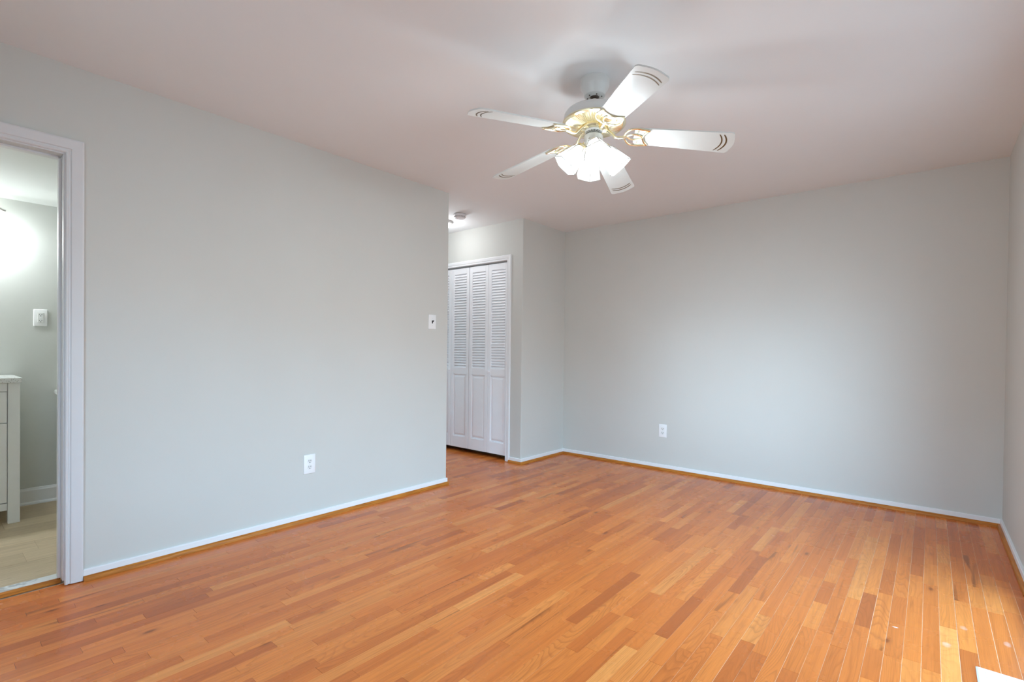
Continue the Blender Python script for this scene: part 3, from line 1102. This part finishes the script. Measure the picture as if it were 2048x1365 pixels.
box(bm, fx - 0.02, fx - 0.003, -hwv + LGW + 0.002, hwv - LGW - 0.002, 0.834 - 0.003, zt - 0.001, bev=0.001, seg=1)
obj('top_rail', bm, M_VANITY, va)
bm = bmesh.new()
box(bm, fx - 0.022, fx - 0.003, -hwv + LGW + 0.002, hwv - LGW - 0.002, 0.086, 0.130, bev=0.001, seg=1)
obj('bottom_rail', bm, M_VANITY, va)
bm = bmesh.new()
box(bm, fx - 0.024, fx - 0.0222, -hwv + LGW - 0.004, hwv - LGW + 0.004, 0.10, zt - 0.004)
o = obj('reveal_line', bm, M_BLACKGAP, va)
o['label'] = 'dark gap behind the drawer and door fronts'
def shaker(bm, y0, y1, z0, z1, fw=0.055):
    box(bm, fx - 0.020, fx - 0.0075, y0, y1, z0, z1)
    for a, b, c, d in ((y0, y0 + fw, z0, z1), (y1 - fw, y1, z0, z1), (y0 + fw, y1 - fw, z0, z0 + fw), (y0 + fw, y1 - fw, z1 - fw, z1)):
        box(bm, fx - 0.009, fx - 0.002, a, b, c, d)
inner0, inner1 = -hwv + LGW + 0.004, hwv - LGW - 0.004
mid = 0.0
for (a, b) in ((inner0, mid - 0.0015), (mid + 0.0015, inner1)):
    bm = bmesh.new()
    shaker(bm, a, b, 0.136, 0.630)
    dr = obj('door', bm, M_VANITY, va)
    bm = bmesh.new()
    kx = mid - 0.03 if b < 0 + 0.01 else mid + 0.03
    tube(bm, [(fx - 0.002, kx, 0.46), (fx + 0.022, kx, 0.46), (fx + 0.022, kx, 0.58), (fx - 0.002, kx, 0.58)], 0.004)
    obj('handle', bm, M_NICKEL, dr)
    bm = bmesh.new()
    shaker(bm, a, b, 0.637, 0.827, 0.04)
    dw = obj('drawer', bm, M_VANITY, va)
    bm = bmesh.new()
    ky = 0.5 * (a + b)
    tube(bm, [(fx - 0.002, ky - 0.06, 0.732), (fx + 0.022, ky - 0.06, 0.732), (fx + 0.022, ky + 0.06, 0.732), (fx - 0.002, ky + 0.06, 0.732)], 0.004)
    obj('handle', bm, M_NICKEL, dw)
bm = bmesh.new()
box(bm, -0.018, fx + 0.020, -hwv - 0.008, hwv + 0.008, zt, zt + 0.032, bev=0.003, seg=2)
o = obj('countertop', bm, M_QUARTZ, va)
o['label'] = 'white speckled stone countertop'
bm = bmesh.new()
pro = []
for k in range(9):
    a = k / 8 * PI / 2
    pro.append((0.17 * math.cos(a), -0.0 - 0.10 * math.sin(a)))
pro[-1] = (0.0, -0.10)
lathe(bm, [(0.185, 0.0), (0.185, 0.006), (0.172, 0.006)] + pro, seg=40, cap=False)
bmesh.ops.scale(bm, verts=bm.verts, vec=(0.8, 1.15, 0.05))
sk = obj('basin', bm, M_PORC, va, smooth=40, loc=(fx * 0.52, 0, zt + 0.034))
bm = bmesh.new()
tube(bm, smooth_pts([(0.05, 0, zt + 0.03), (0.05, 0, zt + 0.16), (0.10, 0, zt + 0.20), (0.16, 0, zt + 0.17), (0.165, 0, zt + 0.145)], 5, False), 0.011, seg=12)
lathe(bm, [(0.0, zt + 0.031), (0.026, zt + 0.031), (0.024, zt + 0.040), (0.0, zt + 0.040)], seg=20, cap=False, center=(0.05, 0))
obj('faucet', bm, M_NICKEL, va, smooth=45)

# ------------------------------------------------------------------ toilet, mostly behind the doorway edge
to = empty('toilet', (BX0 + 0.02, 0.86, 0.006))
tag(to, 'white toilet mostly hidden by the doorway edge, lid corner of its tank showing', 'toilet')
bm = bmesh.new()
pts = []
def rrect(x0, x1, y0, y1, r, n=5):
    out = []
    for cx_, cy_, a0 in ((x1 - r, y1 - r, 0), (x0 + r, y1 - r, PI / 2), (x0 + r, y0 + r, PI), (x1 - r, y0 + r, 1.5 * PI)):
        for k in range(n + 1):
            a = a0 + k / n * PI / 2
            out.append((cx_ + r * math.cos(a), cy_ + r * math.sin(a)))
    return out
def loft(bm, rings):
    R_ = [[bm.verts.new(p) for p in rg] for rg in rings]
    for a, b in zip(R_, R_[1:]):
        n = len(a)
        for i in range(n):
            bm.faces.new([a[i], a[(i + 1) % n], b[(i + 1) % n], b[i]])
    bm.faces.new(R_[0]); bm.faces.new(R_[-1])
loft(bm, [[(x, y, z) for x, y in rrect(0.0, 0.165 + 0.015 * t, -0.185 - 0.02 * t, 0.185 + 0.02 * t, 0.045)] for z, t in ((0.40, 0), (0.50, 0.4), (0.66, 0.8), (0.772, 1.0))])
obj('tank', bm, M_PORC, to, smooth=40)
bm = bmesh.new()
loft(bm, [[(x, y, z) for x, y in rrect(-0.004 + i, 0.197 - i, -0.225 + i, 0.225 - i, 0.05)] for z, i in ((0.772, 0.006), (0.778, 0.0), (0.798, 0.0), (0.806, 0.005), (0.809, 0.014))])
obj('tank_lid', bm, M_PORC, to, smooth=40)
bm = bmesh.new()
def oval(cx_, rx, ry, z, n=28):
    return [(cx_ + rx * math.cos(2 * PI * k / n) * (1.12 if math.cos(2 * PI * k / n) > 0 else 0.9), ry * math.sin(2 * PI * k / n), z) for k in range(n)]
loft(bm, [oval(0.32, 0.19, 0.11, 0.0), oval(0.32, 0.18, 0.10, 0.08), oval(0.34, 0.19, 0.12, 0.20), oval(0.40, 0.235, 0.175, 0.34), oval(0.41, 0.245, 0.185, 0.39), oval(0.41, 0.235, 0.175, 0.40)])
obj('bowl', bm, M_PORC, to, smooth=50)
bm = bmesh.new()
loft(bm, [oval(0.41, 0.245, 0.186, 0.402), oval(0.41, 0.248, 0.188, 0.412), oval(0.41, 0.240, 0.182, 0.428), oval(0.41, 0.20, 0.15, 0.432)])
obj('seat_lid', bm, M_PORC, to, smooth=50)

# ------------------------------------------------------------------ vanity light on the bathroom wall
vl = empty('vanity_light', (BX0, -0.03, 1.965))
tag(vl, 'brushed nickel vanity light with curved arm, at the left edge inside the bathroom', 'wall light')
bm = bmesh.new()
box(bm, 0.0, 0.022, -0.10, 0.10, -0.055, 0.055, bev=0.005, seg=2)
obj('backplate', bm, M_NICKEL, vl, smooth=30)
bm = bmesh.new()
# long gently arched bar carrying the shades
arch = smooth_pts([(0.115, -0.415, 0.055), (0.118, -0.30, 0.088), (0.120, 0.0, 0.105), (0.118, 0.30, 0.088), (0.115, 0.415, 0.055)], 8, False)
tube(bm, arch, 0.0085, seg=12)
tube(bm, [(0.02, 0, 0.0), (0.07, 0, 0.03), (0.12, 0, 0.105)], 0.009, seg=10)
obj('arm', bm, M_NICKEL, vl, smooth=45)
for yy in (-0.29, 0.0, 0.29):
    bm = bmesh.new()
    prof = [(0.020, 0.0), (0.026, -0.010), (0.040, -0.050), (0.052, -0.100), (0.058, -0.125), (0.055, -0.125), (0.048, -0.100), (0.036, -0.050), (0.022, -0.012)]
    lathe(bm, prof, seg=32, cap=False, center=(0, 0))
    sh = obj('glass_shade', bm, M_VSHADE, vl, smooth=40, loc=(0.119, yy, 0.070))
    bm = bmesh.new()
    lathe(bm, [(0.0, 0.028), (0.018, 0.028), (0.022, 0.0), (0.022, -0.006), (0.0, -0.006)], seg=24, cap=False)
    obj('socket', bm, M_NICKEL, sh, smooth=40)
    ld = bpy.data.lights.new('vanity_bulb', 'POINT')
    ld.energy = BATH_LIGHT
    ld.color = (0.91, 0.985, 1.0)
    ld.shadow_soft_size = 0.035
    lo = bpy.data.objects.new('vanity_bulb', ld)
    COL.objects.link(lo)
    lo.location = (BX0 + 0.119, -0.03 + yy, 1.965 - 0.075)

# ------------------------------------------------------------------ ceiling fan
fan = empty('ceiling_fan', (1.846, 2.102, H))
tag(fan, 'white five-blade ceiling fan with brass fittings and four lit hexagonal glass shades', 'ceiling fan')
bm = bmesh.new()
lathe(bm, [(0.0, 0.0), (0.067, 0.0), (0.068, -0.004), (0.0685, -0.034), (0.066, -0.044), (0.059, -0.056), (0.053, -0.068), (0.050, -0.080), (0.045, -0.084), (0.024, -0.086), (0.021, -0.084), (0.0, -0.080)], seg=56, cap=False)
obj('canopy', bm, M_FANWHITE, fan, smooth=35)
for k in range(6):
    a = k * PI / 3 + 0.3
    bm = bmesh.new()
    lathe(bm, [(0.0, -0.084), (0.0032, -0.084), (0.0030, -0.0875), (0.0, -0.088)], seg=10, cap=False, center=(0.0345 * math.cos(a), 0.0345 * math.sin(a)))
    obj('canopy_screw', bm, M_BRONZE, fan, smooth=40)
bm = bmesh.new()
lathe(bm, [(0.0, -0.068), (0.018, -0.070), (0.0215, -0.080), (0.021, -0.088), (0.015, -0.094), (0.0, -0.095)], seg=28, cap=False)
o = obj('hanger_ball', bm, M_BRONZE, fan, smooth=50)
o['label'] = 'dark brown hanger ball under the canopy'

TILT = Matrix.Translation((0, 0, -0.08)) @ Euler((-0.037, -0.007, 0)).to_matrix().to_4x4() @ Matrix.Translation((0, 0, 0.08))
def fpart(o, m=None):
    o.matrix_local = TILT @ (m or Matrix.Identity(4))
    return o
bm = bmesh.new()
lathe(bm, [(0.0, -0.075), (0.0105, -0.075), (0.0105, -0.140), (0.019, -0.141), (0.020, -0.150), (0.0, -0.150)], seg=28, cap=False)
fpart(obj('downrod', bm, M_FANWHITE, fan, smooth=35))
bm = bmesh.new()
lathe(bm, [(0.0, -0.142), (0.022, -0.142), (0.045, -0.144), (0.090, -0.149), (0.120, -0.157), (0.136, -0.166), (0.143, -0.177), (0.1445, -0.187), (0.1445, -0.210), (0.0, -0.210)], seg=72, cap=False)
mh = fpart(obj('motor_housing', bm, M_FANWHITE, fan, smooth=35))
bm = bmesh.new()
lathe(bm, [(0.0, -0.003), (0.0028, -0.003), (0.0028, 0.006), (0.0, 0.007)], seg=10, cap=False)
bmesh.ops.translate(bm, verts=bm.verts, vec=(-0.085, -0.080, -0.149))
obj('screw', bm, M_CAME, mh)
# ribbed brass vent plate under the motor
bm = bmesh.new()
lathe(bm, [(0.1435, -0.2090), (0.1495, -0.2110), (0.1515, -0.2150), (0.1500, -0.2200), (0.140, -0.2250), (0.136, -0.2245)], seg=72, cap=False)
NR = 80
ringA, ringB = [], []
for k in range(NR * 2):
    a = PI * k / NR
    d = 0.0022 if k % 2 else -0.0022
    ringA.append(bm.verts.new((0.138 * math.cos(a), 0.138 * math.sin(a), -0.2250 + d * 0.5)))
    ringB.append(bm.verts.new((0.072 * math.cos(a), 0.072 * math.sin(a), -0.2370 + d)))
ringC = [bm.verts.new((0.066 * math.cos(PI * k / NR), 0.066 * math.sin(PI * k / NR), -0.2330)) for k in range(NR * 2)]
for k in range(NR * 2):
    j = (k + 1) % (NR * 2)
    bm.faces.new([ringA[k], ringA[j], ringB[j], ringB[k]])
    bm.faces.new([ringB[k], ringB[j], ringC[j], ringC[k]])
bm.faces.new(ringC)
o = fpart(obj('vent_plate', bm, M_BRASS, fan))
o['label'] = 'ribbed brass plate under the motor'
bm = bmesh.new()
lathe(bm, [(0.0, -0.2310), (0.058, -0.2310), (0.060, -0.2350), (0.058, -0.2450), (0.040, -0.2480), (0.0, -0.2480)], seg=48, cap=False)
fpart(obj('flywheel', bm, M_BRASS, fan, smooth=35))
bm = bmesh.new()
lathe(bm, [(0.0, -0.2470), (0.040, -0.2470), (0.042, -0.2510), (0.040, -0.2570), (0.0, -0.2570)], seg=40, cap=False)
hub = fpart(obj('hub_disc', bm, M_FANWHITE, fan, smooth=35))
bm = bmesh.new()
for k in range(14):
    a = 2 * PI * k / 14
    fsx = box(bm, 0.022, 0.036, -0.0022, 0.0022, -0.2582, -0.2555)
    bmesh.ops.rotate(bm, verts=list({v for f in fsx for v in f.verts}), cent=(0, 0, 0), matrix=Matrix.Rotation(a, 3, 'Z'))
obj('vent_slots', bm, M_CAME, hub)
bm = bmesh.new()
lathe(bm, [(0.0, -0.2560), (0.011, -0.2560), (0.011, -0.2770), (0.0, -0.2770)], seg=24, cap=False)
fpart(obj('light_kit_stem', bm, M_STEEL, fan, smooth=35))
bm = bmesh.new()
lathe(bm, [(0.0, -0.2730), (0.040, -0.2730), (0.0445, -0.2770), (0.0455, -0.2850), (0.0455, -0.3150), (0.043, -0.3210), (0.030, -0.3370), (0.012, -0.3450), (0.0, -0.3460)], seg=48, cap=False)
cup = fpart(obj('switch_cup', bm, M_FANWHITE, fan, smooth=35))
for a in (math.radians(278), math.radians(345), math.radians(160)):
    bm = bmesh.new()
    n0 = 0
    lathe(bm, [(0.0, 0.0445), (0.0045, 0.0445), (0.0045, 0.0485), (0.003, 0.050), (0.0, 0.050)], seg=12, cap=False)
    bm.verts.ensure_lookup_table()
    vv = bm.verts[n0:]
    bmesh.ops.transform(bm, verts=vv, matrix=Matrix.Translation((0, 0, -0.3040)) @ Matrix.Rotation(a, 4, 'Z') @ Matrix.Rotation(PI / 2, 4, 'Y'))
    obj('set_screw', bm, M_STEEL, cup, smooth=40)

# blades and brackets
R_TIP, R_ROOT, ZB = 0.648, 0.192, -0.258
DROOP = math.radians(6.1)
PITCH = math.radians(13)
PH0 = math.radians(32.5)
def blade_outline():
    pts = []
    wr, wt = 0.055, 0.0695
    def half(r):
        return wr + (wt - wr) * (r - R_ROOT) / (R_TIP - R_ROOT)
    # root, slightly rounded
    for k in range(5):
        a = PI + PI / 2 * k / 4
        pts.append((R_ROOT + 0.018 + 0.018 * math.cos(a), -half(R_ROOT) + 0.018 + 0.018 * math.sin(a)))
    for r in (0.26, 0.36, 0.46, 0.54):
        pts.append((r, -half(r)))
    # tip: rounded corners, bowed end
    rc = 0.022
    def tipx(y):
        return R_TIP - 0.022 * (y / wt) ** 2
    ycorn = wt - rc
    for k in range(6):
        a = -PI / 2 + k / 6 * PI / 2
        pts.append((tipx(ycorn) - rc + rc * math.cos(a), -ycorn + rc * math.sin(a)))
    for k in range(9):
        y = -ycorn + 2 * ycorn * k / 8
        pts.append((tipx(y), y))
    for k in range(1, 7):
        a = k / 6 * PI / 2
        pts.append((tipx(ycorn) - rc + rc * math.cos(a), ycorn + rc * math.sin(a)))
    for r in (0.54, 0.46, 0.36, 0.26):
        pts.append((r, half(r)))
    for k in range(5):
        a = PI / 2 + PI / 2 * k / 4
        pts.append((R_ROOT + 0.018 + 0.018 * math.cos(a), half(R_ROOT) - 0.018 + 0.018 * math.sin(a)))
    return pts

def make_blade_mesh():
    bm = bmesh.new()
    fs = poly_extrude(bm, blade_outline(), 2, -0.003, 0.003)
    return bm
def make_inlay():
    bm = bmesh.new()
    for r0, yl, w in ((0.612, 0.055, 0.0034), (0.592, 0.055, 0.0030)):
        N = 14
        top, bot = [], []
        for k in range(N + 1):
            y = -yl + 2 * yl * k / N
            x = r0 - 0.034 * (y / 0.0695) ** 2
            ww = w * (1.0 if 0 < k < N else 0.6)
            top.append((x + ww, y))
            bot.append((x - ww, y))
        poly_extrude(bm, top + bot[::-1], 2, -0.0036, 0.0036)
    return bm
def make_bracket():
    """brass tulip bracket; x radial, z measured from blade plane; blade underside at -0.003"""
    bm = bmesh.new()
    zb = -0.0075
    arm = smooth_pts([(0.042, 0, 0.024), (0.064, 0, 0.020), (0.086, 0, 0.002), (0.106, 0, -0.015), (0.130, 0, -0.015), (0.158, 0, zb)], 6, False)
    tube(bm, arm, [0.008] * 6 + [0.0068] * (len(arm) - 6), seg=10)
    box(bm, 0.040, 0.062, -0.013, 0.013, 0.013, 0.029, bev=0.002, seg=1)
    # tulip outline: two pointed petals with a notch between
    outl = [(0.148, 0.000, zb), (0.153, 0.026, zb), (0.172, 0.050, zb), (0.200, 0.058, zb), (0.228, 0.055, zb), (0.258, 0.050, zb)]
    petalL = smooth_pts(outl, 5, False) + smooth_pts([(0.258, 0.050, zb), (0.240, 0.028, zb), (0.232, 0.000, zb)], 5, False)[1:]
    full = petalL + [Vector((p.x, -p.y, p.z)) for p in reversed(petalL[1:-1])]
    tube(bm, full, 0.0050, seg=8, closed=True)
    # inner eye loop
    eye = smooth_pts([(0.158, 0.0, zb), (0.176, 0.015, zb), (0.200, 0.018, zb), (0.222, 0.010, zb), (0.234, 0.0, zb), (0.222, -0.010, zb), (0.200, -0.018, zb), (0.176, -0.015, zb)], 5, True)
    tube(bm, eye, 0.0040, seg=8, closed=True)
    for (x, y) in ((0.206, 0.036), (0.206, -0.036), (0.232, 0.0)):
        lathe(bm, [(0.0, -0.0030), (0.0045, -0.0030), (0.0045, -0.0085), (0.0025, -0.0105), (0.0, -0.011)], seg=10, cap=False, center=(x, y))
    return bm

b_proto = obj('blade', make_blade_mesh(), M_BLADE, fan)
b_proto.data.set_sharp_from_angle(angle=math.radians(30))
in_proto = obj('tip_inlay', make_inlay(), M_INLAY, b_proto)
in_proto['label'] = 'two curved dark bronze stripes near the blade tip'
br_proto = obj('blade_bracket', make_bracket(), M_BRASS, fan, smooth=40)
br_proto['label'] = 'brass tulip-shaped blade bracket'
for k in range(5):
    mk = Matrix.Translation((0, 0, ZB)) @ Matrix.Rotation(PH0 + k * 2 * PI / 5, 4, 'Z')
    mb = mk @ Matrix.Rotation(DROOP, 4, 'Y') @ Matrix.Rotation(-PITCH, 4, 'X')
    if k == 0:
        b, br = b_proto, br_proto
    else:
        b = b_proto.copy(); COL.objects.link(b); b.parent = fan
        il = in_proto.copy(); COL.objects.link(il); il.parent = b
        br = br_proto.copy(); COL.objects.link(br); br.parent = fan
    fpart(b, mb)
    fpart(br, mb)

# four hexagonal glass shades
def frustum(bm, r0, r1, z0, z1, mat=0):
    a = [bm.verts.new((r0 * math.cos(PI / 3 * k), r0 * math.sin(PI / 3 * k), z0)) for k in range(6)]
    b = [bm.verts.new((r1 * math.cos(PI / 3 * k), r1 * math.sin(PI / 3 * k), z1)) for k in range(6)]
    for k in range(6):
        bm.faces.new([a[k], a[(k + 1) % 6], b[(k + 1) % 6], b[k]]).material_index = mat
    return a, b
SL, SR0, SR1 = 0.114, 0.032, 0.0640
def make_shade():
    bm = bmesh.new()
    # shade axis is -z; short shoulder then long flared panels, with glass thickness
    a, b = frustum(bm, 0.024, SR0 + 0.006, 0.0, -0.016)
    frustum(bm, SR0 + 0.006, SR1, -0.016, -SL)
    c, d = frustum(bm, 0.021, SR0 + 0.003, -0.002, -0.017)
    frustum(bm, SR0 + 0.003, SR1 - 0.003, -0.017, -SL)
    bmesh.ops.remove_doubles(bm, verts=bm.verts, dist=1e-6)
    # rim closes the glass thickness at the open mouth and the neck
    bm.verts.ensure_lookup_table()
    def ringv(r, z):
        out = []
        for k in range(6):
            p = Vector((r * math.cos(PI / 3 * k), r * math.sin(PI / 3 * k), z))
            out.append(min(bm.verts, key=lambda v: (v.co - p).length))
        return out
    for (ro, zo, ri, zi) in ((SR1, -SL, SR1 - 0.003, -SL), (0.024, 0.0, 0.021, -0.002)):
        A, B = ringv(ro, zo), ringv(ri, zi)
        for k in range(6):
            bm.faces.new([A[k], A[(k + 1) % 6], B[(k + 1) % 6], B[k]])
    return bm
def make_came():
    bm = bmesh.new()
    def p(r, z, k):
        return Vector((r * math.cos(PI / 3 * k), r * math.sin(PI / 3 * k), z))
    for k in range(6):
        tube(bm, [p(0.0245, 0.0, k), p(SR0 + 0.0065, -0.016, k), p(SR1 + 0.0004, -SL, k)], 0.0019, seg=6)
        tube(bm, [p(SR1, -SL, k), p(SR1, -SL, k + 1)], 0.0019, seg=6)
        tube(bm, [p(SR0 + 0.0062, -0.016, k), p(SR0 + 0.0062, -0.016, k + 1)], 0.0011, seg=6)
    return bm
def make_socket():
    bm = bmesh.new()
    lathe(bm, [(0.0, 0.022), (0.012, 0.022), (0.017, 0.016), (0.026, 0.010), (0.027, -0.002), (0.021, -0.006), (0.0, -0.006)], seg=28, cap=False)
    return bm
def make_bulb():
    bm = bmesh.new()
    lathe(bm, [(0.0, -0.012), (0.012, -0.012), (0.012, -0.030), (0.020, -0.046), (0.0245, -0.062), (0.022, -0.078), (0.013, -0.088), (0.0, -0.091)], seg=24, cap=False)
    return bm

SHADE_TILT = math.radians(42)     # from straight down towards outwards
for k in range(4):
    az = math.radians(310) + k * PI / 2
    start = Vector((0.058, 0, -0.336))
    m = Matrix.Rotation(az, 4, 'Z') @ Matrix.Translation(start) @ Matrix.Rotation(-SHADE_TILT, 4, 'Y')
    if k == 0:
        sh_p = obj('lamp_shade', make_shade(), M_SHADE, fan)
        sh_p['label'] = 'lit white hexagonal glass shade'
        cm_p = obj('came', make_came(), M_CAME, sh_p)
        cm_p['label'] = 'thin grey metal edging of the glass panels'
        sk_p = obj('socket', make_socket(), M_BRASS, sh_p, smooth=35)
        bu_p = obj('bulb', make_bulb(), M_BULB, sh_p, smooth=50)
        bm = bmesh.new()
        tube(bm, smooth_pts([(0.030, 0, -0.312), (0.046, 0, -0.316), (0.050, 0, -0.328)], 4, False), 0.009, seg=12)
        ar_p = obj('lamp_arm', bm, M_BRASS, fan, smooth=45)
        shd, ar = sh_p, ar_p
    else:
        shd = sh_p.copy(); COL.objects.link(shd); shd.parent = fan
        for q in (cm_p, sk_p, bu_p):
            c = q.copy(); COL.objects.link(c); c.parent = shd
        ar = ar_p.copy(); COL.objects.link(ar); ar.parent = fan
    fpart(shd, m)
    fpart(ar, Matrix.Rotation(az, 4, 'Z'))
    ld = bpy.data.lights.new('fan_bulb', 'POINT')
    ld.energy = FAN_LIGHT
    ld.color = (0.80, 0.925, 1.0)
    ld.shadow_soft_size = 0.03
    lo = bpy.data.objects.new('fan_bulb', ld)
    COL.objects.link(lo)
    wp = Matrix.Translation((1.846, 2.102, H)) @ TILT @ m @ Vector((0, 0, -0.1))
    lo.location = wp
